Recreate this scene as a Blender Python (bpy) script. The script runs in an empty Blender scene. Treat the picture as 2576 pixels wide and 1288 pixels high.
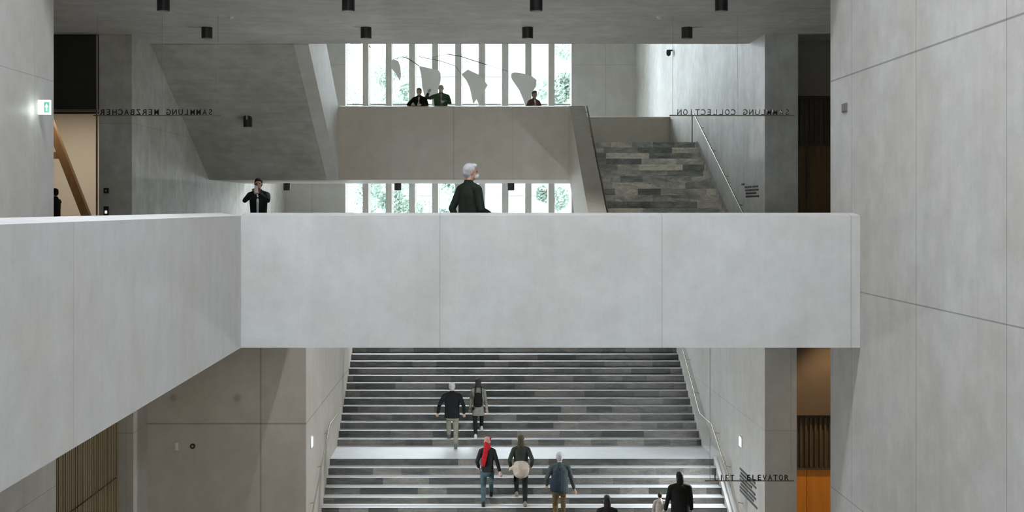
import bpy, bmesh, math, random
from mathutils import Vector, Matrix
random.seed(7)
sc = bpy.context.scene
COL = sc.collection
W, H = 2576, 1288
F = 3060.0           # focal length in pixels
VX, VY = 1195.0, 521.0   # vanishing point in the photograph
EYE = 1.15

# ------------------------------------------------------------------ camera
cd = bpy.data.cameras.new('camera'); cam = bpy.data.objects.new('camera', cd); COL.objects.link(cam)
cam.location = (0, 0, EYE); cam.rotation_euler = (math.radians(90), 0, 0)
cd.sensor_width = 36; cd.lens = F / W * 36
cd.shift_x = (W/2 - VX) / W; cd.shift_y = (VY - H/2) / W
cd.clip_end = 400
sc.camera = cam

# ------------------------------------------------------------------ world, exposure
SKY = 34.0
wd = bpy.data.worlds.new('overcast_sky'); sc.world = wd; wd.use_nodes = True
wn = wd.node_tree.nodes; wl = wd.node_tree.links
bg = wn['Background']
tc = wn.new('ShaderNodeTexCoord'); sp = wn.new('ShaderNodeSeparateXYZ'); rp = wn.new('ShaderNodeValToRGB')
wl.new(tc.outputs['Generated'], sp.inputs[0]); wl.new(sp.outputs['Z'], rp.inputs[0]); wl.new(rp.outputs[0], bg.inputs[0])
rp.color_ramp.elements[0].color = (0.83, 0.87, 0.95, 1); rp.color_ramp.elements[1].color = (0.83, 0.885, 0.98, 1)
bg.inputs[1].default_value = SKY
vs = sc.view_settings
vs.view_transform = 'Standard'; vs.look = 'None'; vs.gamma = 1; vs.use_curve_mapping = False
vs.exposure = 0.38
sc.cycles.max_bounces = 10; sc.cycles.diffuse_bounces = 8; sc.cycles.glossy_bounces = 3
sc.cycles.transparent_max_bounces = 12
sc.cycles.sample_clamp_indirect = 6

def portal(name, loc, rot, sx, sy):
    l = bpy.data.lights.new(name, 'AREA'); l.shape = 'RECTANGLE'; l.size = sx; l.size_y = sy
    l.cycles.is_portal = True
    o = bpy.data.objects.new(name, l); COL.objects.link(o); o.location = loc; o.rotation_euler = rot
ATR_TOP = 12.0
HALL_TOP = 11.5
portal('portal_atrium', (-0.5, 10.65, ATR_TOP + .4), (0, 0, 0), 9.6, 1.6)
portal('portal_rear', (-0.5, -4.6, 1.15), (math.radians(-90), 0, 0), 5.4, 2.3)
portal('portal_window', (-0.72, 52.8, 2.0), (math.radians(90), 0, 0), 9.8, 19)

# ------------------------------------------------------------------ helpers
def P(x, y, d):
    """point seen at pixel x, y at depth d"""
    return Vector(((x - VX) * d / F, d, EYE - (y - VY) * d / F))

def tag(o, label=None, cat=None, group=None, kind=None):
    if label: o['label'] = label
    if cat: o['category'] = cat
    if group: o['group'] = group
    if kind: o['kind'] = kind
    return o

def empty(name, loc, label=None, cat=None, group=None, rz=0):
    o = bpy.data.objects.new(name, None); COL.objects.link(o); o.location = loc; o.rotation_euler = (0, 0, rz)
    o.empty_display_size = .1
    return tag(o, label, cat, group)

class MB:
    def __init__(s): s.v = []; s.f = []; s.smooth = []
    def add(s, vs, fs, sm=False):
        n = len(s.v); s.v += [tuple(v) for v in vs]
        s.f += [tuple(i + n for i in f) for f in fs]; s.smooth += [sm] * len(fs); return s
    def box(s, x0, x1, y0, y1, z0, z1):
        vs = [(x, y, z) for z in (z0, z1) for y in (y0, y1) for x in (x0, x1)]
        return s.add(vs, [(0,2,3,1),(4,5,7,6),(0,1,5,4),(2,6,7,3),(0,4,6,2),(1,3,7,5)])
    def prism(s, poly, axis, a, b):
        """poly: 2-D points, extruded from a to b along axis. axis x: (y,z); y: (x,z); z: (x,y)"""
        def mk(p, t):
            return {'x': (t, p[0], p[1]), 'y': (p[0], t, p[1]), 'z': (p[0], p[1], t)}[axis]
        n = len(poly)
        vs = [mk(p, a) for p in poly] + [mk(p, b) for p in poly]
        fs = [tuple(range(n))[::-1], tuple(range(n, 2*n))] + [(i, (i+1) % n, n + (i+1) % n, n + i) for i in range(n)]
        return s.add(vs, fs)
    def tube(s, pts, r, seg=10):
        pts = [Vector(p) for p in pts]
        rs = r if isinstance(r, (list, tuple)) else [r] * len(pts)
        vs = []; fs = []
        for i, p in enumerate(pts):
            t = (pts[min(i+1, len(pts)-1)] - pts[max(i-1, 0)]).normalized()
            u = t.cross(Vector((0, 0, 1)))
            if u.length < .05: u = t.cross(Vector((1, 0, 0)))
            u.normalize(); w = t.cross(u)
            for k in range(seg):
                a = 2 * math.pi * k / seg
                vs.append(p + (u * math.cos(a) + w * math.sin(a)) * rs[i])
        for i in range(len(pts) - 1):
            for k in range(seg):
                a = i*seg + k; b = i*seg + (k+1) % seg
                fs.append((a, b, b + seg, a + seg))
        fs.append(tuple(range(seg))); fs.append(tuple(range((len(pts)-1)*seg, len(pts)*seg))[::-1])
        return s.add(vs, fs, True)
    def cyl(s, c, r, z0, z1, seg=28, r2=None):
        r2 = r if r2 is None else r2
        return s.tube([(c[0], c[1], z0), (c[0], c[1], z1)], [r, r2], seg)
    def build(s, name, m, parent=None, loc=None, bevel=0, recalc=True):
        me = bpy.data.meshes.new(name); me.from_pydata(s.v, [], s.f)
        for p, sm in zip(me.polygons, s.smooth): p.use_smooth = sm
        if recalc:
            bm = bmesh.new(); bm.from_mesh(me); bmesh.ops.recalc_face_normals(bm, faces=bm.faces)
            if bevel: bmesh.ops.bevel(bm, geom=[e for e in bm.edges if e.calc_face_angle(0) > .8], offset=bevel, segments=2, affect='EDGES', profile=.5)
            bm.to_mesh(me); bm.free()
        me.materials.append(m)
        if any(s.smooth): me.set_sharp_from_angle(angle=math.radians(40))
        o = bpy.data.objects.new(name, me); COL.objects.link(o)
        if parent is not None: o.parent = parent
        if loc is not None: o.location = loc
        return o

def struct(name, mb, m, parent=None, label=None):
    o = mb.build(name, m, parent)
    if parent is None: o['kind'] = 'structure'
    if label: o['label'] = label
    return o
def B(*a): return MB().box(*a)

def copy_tree(o, parent=None):
    c = o.copy(); COL.objects.link(c)
    if parent is not None: c.parent = parent
    for ch in [k for k in bpy.data.objects if k.parent == o]: copy_tree(ch, c)
    return c

# ------------------------------------------------------------------ materials
def mat(name, col, rough=.6, metal=0, spec=.5, emit=None, es=0):
    m = bpy.data.materials.new(name); m.use_nodes = True
    b = m.node_tree.nodes['Principled BSDF']
    b.inputs['Base Color'].default_value = (*col, 1); b.inputs['Roughness'].default_value = rough
    b.inputs['Metallic'].default_value = metal; b.inputs['Specular IOR Level'].default_value = spec
    if emit: b.inputs['Emission Color'].default_value = (*emit, 1); b.inputs['Emission Strength'].default_value = es
    return m

class N:
    """small node-building helper"""
    def __init__(s, m): s.nt = m.node_tree; s.b = s.nt.nodes['Principled BSDF']
    def new(s, t, **kw):
        n = s.nt.nodes.new(t)
        for k, v in kw.items(): setattr(n, k, v)
        return n
    def link(s, a, b): s.nt.links.new(a, b)
    def math(s, op, a, b=None, c=None):
        n = s.new('ShaderNodeMath', operation=op)
        for i, x in enumerate((a, b, c)):
            if x is None: continue
            if isinstance(x, (int, float)): n.inputs[i].default_value = x
            else: s.link(x, n.inputs[i])
        return n.outputs[0]
    def pos(s):
        g = s.new('ShaderNodeNewGeometry'); sp = s.new('ShaderNodeSeparateXYZ'); s.link(g.outputs['Position'], sp.inputs[0])
        return g.outputs['Position'], sp.outputs
    def noise(s, vec, scale, sx=(1, 1, 1), detail=4, rough=.5, dist=0):
        mp = s.new('ShaderNodeMapping'); mp.inputs['Scale'].default_value = sx; s.link(vec, mp.inputs[0])
        n = s.new('ShaderNodeTexNoise'); n.inputs['Scale'].default_value = scale; n.inputs['Detail'].default_value = detail
        n.inputs['Roughness'].default_value = rough; n.inputs['Distortion'].default_value = dist
        s.link(mp.outputs[0], n.inputs['Vector']); return n.outputs['Fac']
    def mapr(s, v, a, b, c, d):
        n = s.new('ShaderNodeMapRange'); s.link(v, n.inputs[0])
        for i, x in enumerate((a, b, c, d)): n.inputs[i+1].default_value = x
        return n.outputs[0]
    def mul(s, col, f):
        n = s.new('ShaderNodeMix', data_type='RGBA', blend_type='MULTIPLY'); n.inputs[0].default_value = 1
        if isinstance(col, tuple): n.inputs[6].default_value = (*col, 1)
        else: s.link(col, n.inputs[6])
        s.link(f, n.inputs[7]); return n.outputs[2]

def concrete(name, col=(.50, .49, .465), joints=(), streak='z', jw=.012, rough=.55, amt=1.0, dots=(), jd=.55):
    col = tuple(c * 1.17 for c in col)
    m = mat(name, col, rough, spec=.35); n = N(m); pos, xyz = n.pos()
    big = n.noise(pos, .55, detail=5, rough=.6)
    med = n.noise(pos, 2.6, detail=6, rough=.65)
    fine = n.noise(pos, 24, detail=3, rough=.7)
    if streak == 'z': st = n.noise(pos, 1.7, (1.3, 1.3, .13), detail=6, rough=.75, dist=.5)
    elif streak == 'x': st = n.noise(pos, 2.4, (.12, 1.8, 1.8), detail=5, rough=.7)
    else: st = n.noise(pos, 2.4, (1.8, .12, 1.8), detail=5, rough=.7)
    f = n.mapr(big, .3, .7, 1 - .10*amt, 1 + .07*amt)
    f = n.math('MULTIPLY', f, n.mapr(med, .3, .7, 1 - .085*amt, 1 + .055*amt))
    f = n.math('MULTIPLY', f, n.mapr(st, .3, .7, 1 - .06*amt, 1 + .04*amt))
    f = n.math('MULTIPLY', f, n.mapr(fine, .3, .7, .975, 1.02))
    for j in joints:
        ax, c = j[0], j[1]
        d = n.math('ABSOLUTE', n.math('SUBTRACT', xyz[ax], c))
        w = j[2] if len(j) > 2 else jw
        k = n.mapr(d, w * .45, w * 1.1, jd, 1.0)
        f = n.math('MULTIPLY', f, k)
    for (p, r) in dots:
        vm = n.new('ShaderNodeVectorMath', operation='DISTANCE'); n.link(pos, vm.inputs[0]); vm.inputs[1].default_value = p
        f = n.math('MULTIPLY', f, n.mapr(vm.outputs['Value'], r*.4, r, .72, 1.0))
    cmb = n.new('ShaderNodeCombineXYZ')
    for i in range(3): n.link(f, cmb.inputs[i])
    # faint warm / cool mottling
    warm = n.new('ShaderNodeMix', data_type='RGBA'); n.link(n.mapr(big, .35, .65, 0, 1), warm.inputs[0])
    warm.inputs[6].default_value = (col[0]*1.02, col[1], col[2]*.97, 1); warm.inputs[7].default_value = (col[0]*.985, col[1], col[2]*1.02, 1)
    n.link(n.mul(warm.outputs[2], cmb.outputs[0]), n.b.inputs['Base Color'])
    bp = n.new('ShaderNodeBump'); bp.inputs['Strength'].default_value = .08; bp.inputs['Distance'].default_value = .02
    n.link(med, bp.inputs['Height']); n.link(bp.outputs[0], n.b.inputs['Normal'])
    return m

def marble(name, riser, z0, seed=0.0, bw=1.1, bright=1.0, lit_top=None):
    m = mat(name, (.1, .1, .1), .38, spec=.5); n = N(m); pos, xyz = n.pos()
    # one course of blocks per riser: brick texture in (x, z)
    cmb = n.new('ShaderNodeCombineXYZ')
    n.link(n.math('ADD', xyz[0], 40.0 + seed), cmb.inputs[0])
    n.link(n.math('ADD', xyz[2], -z0 + riser*100), cmb.inputs[1])
    bk = n.new('ShaderNodeTexBrick'); n.link(cmb.outputs[0], bk.inputs['Vector'])
    bk.inputs['Scale'].default_value = 1; bk.inputs['Brick Width'].default_value = bw; bk.inputs['Row Height'].default_value = riser
    bk.inputs['Mortar Size'].default_value = 0.0; bk.offset = .37; bk.offset_frequency = 3; bk.squash = .62; bk.squash_frequency = 2
    bk.inputs['Color1'].default_value = (0, 0, 0, 1); bk.inputs['Color2'].default_value = (1, 1, 1, 1)
    v = n.new('ShaderNodeRGBToBW'); n.link(bk.outputs['Color'], v.inputs[0])
    cloud = n.noise(pos, 2.2, (.5, 1, 1.6), detail=7, rough=.7, dist=1.2)
    vein = n.noise(pos, 5, (.6, 1, 1.5), detail=5, rough=.6, dist=3.0)
    vv = n.math('ADD', n.math('MULTIPLY', v.outputs[0], .55), n.math('MULTIPLY', n.mapr(cloud, .32, .68, 0, 1), .45))
    r = n.new('ShaderNodeValToRGB'); n.link(vv, r.inputs[0])
    e = r.color_ramp.elements
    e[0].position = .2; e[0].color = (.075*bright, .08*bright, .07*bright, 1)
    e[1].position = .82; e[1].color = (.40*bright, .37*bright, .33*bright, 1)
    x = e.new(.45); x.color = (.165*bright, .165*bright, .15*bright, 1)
    vk = n.math('ABSOLUTE', n.math('SUBTRACT', vein, .5))
    vm = n.mapr(vk, 0, .05, 1.35, 1)
    cm = n.new('ShaderNodeCombineXYZ')
    for i in range(3): n.link(vm, cm.inputs[i])
    out = n.mul(r.outputs[0], cm.outputs[0])
    if lit_top:   # upward faces paler: light falling on the treads, painted into the colour
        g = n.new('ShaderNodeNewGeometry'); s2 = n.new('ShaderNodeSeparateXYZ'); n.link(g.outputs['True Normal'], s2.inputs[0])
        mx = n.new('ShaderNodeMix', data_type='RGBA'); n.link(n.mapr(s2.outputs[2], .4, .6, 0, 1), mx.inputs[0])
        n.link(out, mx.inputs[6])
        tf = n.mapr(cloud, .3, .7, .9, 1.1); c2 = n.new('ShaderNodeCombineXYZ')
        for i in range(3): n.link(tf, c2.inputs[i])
        n.link(n.mul(lit_top, c2.outputs[0]), mx.inputs[7]); out = mx.outputs[2]
    n.link(out, n.b.inputs['Base Color'])
    return m

def wood(name, c1, c2, ax=(1, 1, .06), scale=9, rough=.45):
    m = mat(name, c1, rough); n = N(m); pos, xyz = n.pos()
    f = n.noise(pos, scale, ax, detail=6, rough=.7, dist=.6)
    mx = n.new('ShaderNodeMix', data_type='RGBA'); n.link(n.mapr(f, .35, .65, 0, 1), mx.inputs[0])
    mx.inputs[6].default_value = (*c1, 1); mx.inputs[7].default_value = (*c2, 1)
    n.link(mx.outputs[2], n.b.inputs['Base Color']); return m

def cloth(name, col, rough=.85, var=.25):
    m = mat(name, col, rough, spec=.2); n = N(m); tcn = n.new('ShaderNodeTexCoord')
    f = n.noise(tcn.outputs['Object'], 9, detail=4, rough=.6)
    c = n.new('ShaderNodeCombineXYZ'); k = n.mapr(f, .3, .7, 1 - var, 1 + var)
    for i in range(3): n.link(k, c.inputs[i])
    n.link(n.mul(col, c.outputs[0]), n.b.inputs['Base Color'])
    return m

CON = (.50, .485, .455)
M_black = mat('black_metal', (.012, .012, .011), .45)
M_brass = mat('brass', (.30, .255, .185), .4, metal=.85)
M_brass_dark = mat('burnished_brass', (.16, .13, .09), .4, metal=.8)
M_steel = mat('steel', (.45, .45, .44), .35, metal=.9)
M_bronze = mat('bronze_panel', (.035, .032, .025), .5, metal=.3)
M_white = mat('white_plastic', (.75, .75, .73), .4)
M_lens = mat('lamp_lens', (.35, .34, .30), .25)
M_glass = bpy.data.materials.new('window_glass'); M_glass.use_nodes = True
_nt = M_glass.node_tree; _nt.nodes.clear()
_o = _nt.nodes.new('ShaderNodeOutputMaterial'); _t = _nt.nodes.new('ShaderNodeBsdfTransparent'); _g = _nt.nodes.new('ShaderNodeBsdfGlossy')
_m = _nt.nodes.new('ShaderNodeMixShader'); _m.inputs[0].default_value = .06
_t.inputs[0].default_value = (.95, .98, .965, 1); _g.inputs['Roughness'].default_value = .02; _g.inputs[0].default_value = (.9, .95, .93, 1)
_nt.links.new(_t.outputs[0], _m.inputs[1]); _nt.links.new(_g.outputs[0], _m.inputs[2]); _nt.links.new(_m.outputs[0], _o.inputs[0])

# ------------------------------------------------------------------ key dimensions (x right, y away from the camera, z up, 0 = upper floor)
ZG = -8.0256                 # ground floor
CEIL = EYE + 4.12            # foyer ceiling, 5.27
RIS, TRD = .1824, .3624      # big staircase
ZL = -5.8368; YL0, YL1 = 33.76, 35.64   # its landing
XL, XR = -8.18, 6.91         # stair hall side walls above
SXL = -4.03                  # left wall of the big stair below
SLAB = -.70                  # underside of the upper floor (bridge underside)
HF = 29.0                    # front plane of the stair hall
WY = 52.2                    # window wall
NR, NL = 5.07, -6.01         # near side walls of the atrium

# ------------------------------------------------------------------ big room shell
m_near_r = concrete('concrete_wall_near_right', CON, [(1, 16.37), (1, 13.98), (1, 11.6), (1, 9.2), (1, 17.25, .006),
            (2, EYE + 1.79, .014), (2, EYE - 1.12, .010), (2, EYE - 3.98, .008)], jw=.009, amt=1.3, jd=.5)
struct('wall_right', B(NR, NR + .45, -4, 17.35, ZG, ATR_TOP), m_near_r)
m_near_l = concrete('concrete_wall_near_left', CON, [(2, EYE + 1.79, .008), (1, 16.6, .006), (1, 14.2, .006)], jw=.008, amt=1.0, jd=.7)
struct('wall_left', B(NL - .45, NL, -4, 17.35, SLAB, ATR_TOP), m_near_l)
m_low_l = concrete('concrete_wall_lower_left', (.46, .44, .41), [(2, EYE - 5.40, .008), (1, 21.9, .008), (1, 19.4, .008)], amt=1.0)
struct('wall_lower_left', B(-8.5, -8.13, -4, 23.6, ZG, SLAB), m_low_l)
rw = MB().box(-8.5, -3.2, -4.4, -4, ZG, ATR_TOP).box(2.2, NR + .45, -4.4, -4, ZG, ATR_TOP).box(-3.2, 2.2, -4.4, -4, ZG, 0).box(-3.2, 2.2, -4.4, -4, 2.3, ATR_TOP)
struct('wall_rear', rw, concrete('concrete_wall_rear', CON))
win2 = empty('window_2', (0, -4.2, 0)); win2['kind'] = 'structure'
for k in range(5): B(-3.2 + .9*(k+1) - .12, -3.2 + .9*(k+1) + .12, -.2, .2, 0, 2.3).build('mullion', concrete('concrete_rear_fins', CON) if k == 0 else bpy.data.materials['concrete_rear_fins'], win2)
B(-3.2, 2.2, -.02, -.01, 0, 2.3).build('pane', M_glass, win2)
# face above the foyer, closing the atrium towards the hall
struct('wall_atrium_front', B(NL - .45, NR + .45, 16.0, 16.4, CEIL, ATR_TOP), concrete('concrete_wall_atrium', CON))
m_ceil = concrete('concrete_ceiling', (.48, .47, .45), [(0, -8.4), (0, 7.1), (1, 26.35, .006)], streak='x', amt=1.7, jw=.008, jd=.8)
struct('ceiling_foyer', B(-13, 10.4, 16.4, 30.7, CEIL, CEIL + .6), m_ceil)
struct('wall_above_ceiling', B(XL, XR, 30.3, 30.7, CEIL + .6, HALL_TOP), concrete('concrete_wall_over', CON))
m_floor = concrete('terrazzo_floor', (.38, .37, .35), streak='x', rough=.35)
# upper floor slab: bridge + foyer, with the stair opening behind, the left gallery walkway
slab = MB().box(-13, 10.4, 16.25, 21.0, SLAB, 0).box(-13, SXL, 21.0, 33.2, SLAB, 0).box(3.2, 10.4, 21.0, 33.2, SLAB, 0).box(XL, SXL, 33.2, WY, SLAB, 0).box(SXL, XR, 48.6, WY, SLAB, 0)
slab.box(-8.5, -3.3, -4, 16.25, SLAB, 0)
struct('floor_upper', slab, m_floor)
struct('floor', B(-13, 10.4, -4, 34, ZG - .3, ZG), m_floor)
# skylit openings in the roofs
rf = MB().box(-8.5, -5.3, -4.4, 16.4, ATR_TOP, ATR_TOP + .3).box(4.3, NR + .45, -4.4, 16.4, ATR_TOP, ATR_TOP + .3)
rf.box(-5.3, 4.3, -4.4, 9.9, ATR_TOP, ATR_TOP + .3).box(-5.3, 4.3, 11.4, 16.4, ATR_TOP, ATR_TOP + .3)
for k in range(1): rf.box(-5.3, 4.3, 10.6 + k*2.0, 10.7 + k*2.0, ATR_TOP - .1, ATR_TOP + .3)
struct('ceiling_atrium', rf, concrete('concrete_atrium_roof', CON))
rf = B(XL - .8, XR + .8, 30.3, WY + .6, HALL_TOP, HALL_TOP + .6)
struct('ceiling_hall', rf, concrete('concrete_hall_roof', CON))

# stair hall walls
m_hl = concrete('concrete_hall_left', (.47, .455, .425), [(1, 30.4), (1, 33.2), (1, 36.1), (1, 39), (1, 42), (2, EYE+2.0, .008)], jw=.010, amt=2.2, jd=.66)
struct('wall_hall_left', B(XL - .79, XL, HF, WY + .6, SLAB, HALL_TOP), m_hl)
m_hr = concrete('concrete_hall_right', (.54, .54, .53), [(1, 31.85, .010), (1, 35.0, .008), (1, 38.4, .008), (1, 45, .008), (2, ZG + 2.2, .008)], jw=.01, amt=1.8, jd=.8)
struct('wall_hall_right', B(XR, XR + .79, HF, WY + .6, SLAB, HALL_TOP), m_hr)
m_lr = concrete('concrete_lower_right', (.50, .49, .47), [(1, 31.0, .008), (1, 34.3, .008), (2, EYE - 5.33, .012)], jw=.01, amt=1.0, jd=.75)
struct('wall_stair_right', B(XR, XR + .76, HF, WY + .6, ZG, SLAB), m_lr)
m_ll = concrete('concrete_lower_left_block', (.46, .425, .38), [(0, (656-VX)*HF/F, .022), (2, EYE - 5.165, .022)], jw=.02, amt=1.0, jd=.6,
                dots=[((P(596, 1002, HF)), .14), ((P(436, 1001, HF)), .12), ((P(340, 1050, HF)), .1)])
struct('wall_stair_left', B(-7.81, SXL, HF, WY + .6, ZG, SLAB), m_ll)
m_pl = concrete('concrete_lower_pier', (.44, .42, .39), [(2, EYE - 5.165, .012), (1, 28.45, .01), (0, -7.97, .006)], jd=.7)
struct('wall_lower_pier', B(-8.5, -7.81, 27.8, WY, ZG, SLAB), m_pl)

# far wall: concrete either side of the tall window
m_far = concrete('concrete_far_wall', (.50, .49, .47), [(2, EYE + 6.1), (0, 5.6), (0, -7.0), (0, XL + .05)], amt=.8, jd=.75)
WX0, WX1 = (869 - VX)*WY/F, (1437.5 - VX)*WY/F
far = MB().box(XL, WX0, WY, WY + .6, ZG, HALL_TOP).box(WX1, XR, WY, WY + .6, ZG, HALL_TOP)
far.box(WX0, WX1, WY, WY + .6, ZG, -6.5)
struct('wall_far', far, m_far)
win = empty('window_1', (0, WY, 0)); win['kind'] = 'structure'
m_fin = concrete('concrete_window_fins', (.50, .49, .47), amt=.6)
pitch = (WX1 - WX0 + .27) / 10
for k in range(9):
    c = WX0 + pitch * (k + 1) - .135
    B(c - .13, c + .13, WY + .0, WY + .6, -6.5, HALL_TOP).build('mullion', m_fin, win, (0, -WY, 0))
for k in range(10):
    a = WX0 + pitch * k; b = a + pitch - .27
    B(a, b, WY + .44, WY + .452, -6.5, HALL_TOP).build('pane', M_glass, win, (0, -WY, 0))
    fr = MB().box(a, a + .03, WY + .40, WY + .48, -6.5, HALL_TOP)
    fr.box(a, b, WY + .36, WY + .50, EYE + 4.40, EYE + 4.47).box(b - .015, b, WY + .40, WY + .48, -6.5, HALL_TOP).box(a, b, WY + .40, WY + .48, -.06, .02)
    fr.build('window_frame', M_steel, win, (0, -WY, 0))

# left entrance into the lit gallery
gx = XL - .79
ent = empty('door_1', (gx, HF, 0)); ent['kind'] = 'structure'
B(-12.6, gx, HF + .02, HF + .25, EYE + 2.30, CEIL).build('door_header', M_bronze, ent, (-gx, -HF, 0))
mb = MB().box(-12.6, gx, HF - .03, HF + .02, EYE + 2.27, EYE + 2.33).box(gx - .06, gx - .03, HF - .03, HF + .02, 0, CEIL)
mb.build('brass_trim', M_brass, ent, (-gx, -HF, 0))
B(-12.6, gx, HF + .05, HF + .2, EYE + 2.23, EYE + 2.27).build('door_track', M_black, ent, (-gx, -HF, 0))
m_gal = mat('gallery_plaster', (.62, .56, .47), .9)
gal = MB().box(-15, gx, 36.0, 36.3, 0, 4.6).box(-15.3, -15, HF + .3, 36.3, 0, 4.6)
struct('wall_gallery', gal, m_gal)
struct('ceiling_gallery', B(-15.3, gx, HF + .25, 36.3, 4.0, 4.2), m_gal)
struct('floor_gallery', MB().box(-15.3, gx, 33.2, 36.3, -.4, 0).box(-15.3, -13, HF, 33.2, -.4, 0), m_floor)
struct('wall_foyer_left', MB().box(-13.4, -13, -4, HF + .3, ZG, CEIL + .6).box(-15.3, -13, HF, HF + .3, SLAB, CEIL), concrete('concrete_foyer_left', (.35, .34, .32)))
# right recess behind the foyer, upper and lower
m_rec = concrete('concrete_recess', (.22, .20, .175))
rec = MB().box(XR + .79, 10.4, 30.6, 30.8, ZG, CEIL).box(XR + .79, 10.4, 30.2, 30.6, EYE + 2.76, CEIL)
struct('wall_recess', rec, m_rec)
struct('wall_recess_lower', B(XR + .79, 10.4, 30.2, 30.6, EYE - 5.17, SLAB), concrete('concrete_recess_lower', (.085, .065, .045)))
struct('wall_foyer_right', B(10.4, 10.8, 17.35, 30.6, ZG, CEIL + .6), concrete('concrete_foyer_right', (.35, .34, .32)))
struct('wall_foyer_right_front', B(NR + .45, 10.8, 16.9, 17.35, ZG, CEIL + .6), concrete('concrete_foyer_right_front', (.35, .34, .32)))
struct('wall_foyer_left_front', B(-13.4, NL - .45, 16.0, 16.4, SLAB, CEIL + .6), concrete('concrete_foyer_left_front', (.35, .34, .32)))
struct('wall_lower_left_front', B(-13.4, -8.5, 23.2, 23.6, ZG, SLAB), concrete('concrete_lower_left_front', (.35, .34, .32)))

# ------------------------------------------------------------------ parapets of the bridge and of the side gallery
m_br = concrete('concrete_bridge', (.53, .525, .51), [(0, (1106.5-VX)*16/F, .007), (0, (1665.5-VX)*16/F, .007), (0, (2141-VX)*16/F, .009)], jw=.008, amt=.9, jd=.72)
zt = EYE - .108
bp_ = MB().prism([(16.0, -.70), (16.0, zt - .005), (16.28, zt + .032), (16.3, zt + .02), (16.3, 0), (16.25, 0), (16.25, -.70)], 'x', -3.08, NR - .003)
o = bp_.build('bridge_parapet', m_br)
tag(o, 'long pale concrete parapet of the bridge crossing the whole middle of the hall', 'parapet')
m_bl = concrete('concrete_side_parapet', (.53, .525, .51), [(1, (3.08*F/(VX-185)), .006)], jw=.008, amt=.9, jd=.75)
lp = MB().prism([(-3.08, -.70), (-3.08, zt - .005), (-3.36, zt + .032), (-3.38, zt + .02), (-3.38, 0), (-3.3, 0), (-3.3, -.70)], 'y', -3.99, 15.997)
o = lp.build('walkway_parapet', m_bl)
tag(o, 'pale concrete parapet running towards the viewer on the left, meeting the bridge', 'parapet')

# ------------------------------------------------------------------ columns flanking the hall are the wall ends; the balcony
BZ = 3.165                    # balcony floor
BY0, BY1 = 37.4, 43.4
BB = EYE + .84                # underside 1.99
RU, TU, YU0 = .1862, .39, 31.5
NU = 17
XU = 3.34
bal = empty('balcony', (0, BY0, BZ), 'broad concrete balcony spanning the hall in front of the tall windows', 'balcony')
m_bal = concrete('concrete_balcony', (.50, .455, .395), [(0, (1141-VX)*BY0/F, .02), (0, (1290-VX)*BY0/F, .006)], amt=.8, jd=.72)
m_bal2 = concrete('concrete_balcony_slab', (.50, .485, .455))
MB().box(XL + .003, XU, BY0 + .3, BY1, BB, BZ).box(XU, XR - .003, YU0 + NU*TU, BY1, BB, BZ).build('floor_slab', m_bal2, bal, (0, -BY0, -BZ))
mb = MB().prism([(BY0, BB), (BY0, 4.235), (BY0 + .26, 4.29), (BY0 + .3, 4.27), (BY0 + .3, BB)], 'x', -4.2, 2.87)
mb.build('front_parapet', m_bal, bal, (0, -BY0, -BZ))
mb = MB().prism([(BY1 - .3, BZ), (BY1 - .3, 4.34), (BY1 - .02, 4.37), (BY1, 4.35), (BY1, BZ)], 'x', XL + .003, XR - .003)
mb.box(XL + .003, XR - .003, BY1 - .312, BY1 - .3, 4.34 - .13, 4.34 - .0)
mb.build('rear_parapet', m_bal, bal, (0, -BY0, -BZ))

# flight going up on the left, seen from below
s1 = .487
fl = empty('upper_left_stair_flight', (XL, BY0, BB), 'dark concrete underside of the stair flight rising to the ceiling on the left', 'staircase')
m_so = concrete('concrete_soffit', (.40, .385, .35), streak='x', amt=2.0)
poly = [(BY0, BB), (30.705, BB + 6.7*s1), (30.705, BB + 6.7*s1 + .9), (37.4, BB + 1.0)]
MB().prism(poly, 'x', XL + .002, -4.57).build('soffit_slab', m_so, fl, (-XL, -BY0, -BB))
m_so2 = concrete('concrete_flight_parapet', (.50, .49, .465), streak='z', amt=1.0)
top0, top1 = 4.24, 4.24 + 6.7*.5
MB().prism([(BY0, BB - .012), (30.705, BB - .012 + 6.7*s1), (30.705, top1), (BY0, top0)], 'x', -4.57, -4.2).build('flight_parapet', m_so2, fl, (-XL, -BY0, -BB))

# ------------------------------------------------------------------ upper right stair
us = empty('upper_right_staircase', (XU, YU0, 0), 'narrow grey marble stair rising between the sloped parapet and the right wall', 'staircase')
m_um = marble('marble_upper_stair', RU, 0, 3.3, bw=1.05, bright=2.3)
for k in range(NU):
    y0 = YU0 + k*TU; z1 = (k+1)*RU
    mb = B(XU + .003, XR - .003, y0, y0 + TU + (.05 if k < NU-1 else -.003), k*RU - .0, z1)
    mb.build('step', m_um, us, (-XU, -YU0, 0))
MB().prism([(YU0 - .4, .0), (YU0 - .2, RU*.5 + .02), (YU0 + (NU-1)*TU, NU*RU + .02), (YU0 + NU*TU, BZ + .02), (YU0 + NU*TU, BZ - .4), (YU0, -.02)], 'x', XR - .05, XR - .002).build('side_plinth', m_hr, us, (-XU, -YU0, 0))
MB().prism([(YU0, -.02), (YU0 + NU*TU, NU*RU - .3), (YU0 + NU*TU, NU*RU - .75), (YU0 + 1.3, -.3)], 'x', XU + .003, XR - .003).build('carriage', m_bal2, us, (-XU, -YU0, 0))
m_up = concrete('concrete_stair_parapet', (.50, .47, .42), amt=.8)
o = MB().prism([(30.4, .0), (30.4, .78), (BY0 - .35, 4.235), (BY0 + .3, 4.29), (BY0 + .3, BB + .2), (37.0, BB + .0), (33.2, -.1), (33.2, 0)], 'x', 2.87, XU).build('stair_parapet', m_up)
tag(o, 'sloping concrete parapet along the open side of the upper right stair', 'parapet')

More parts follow.
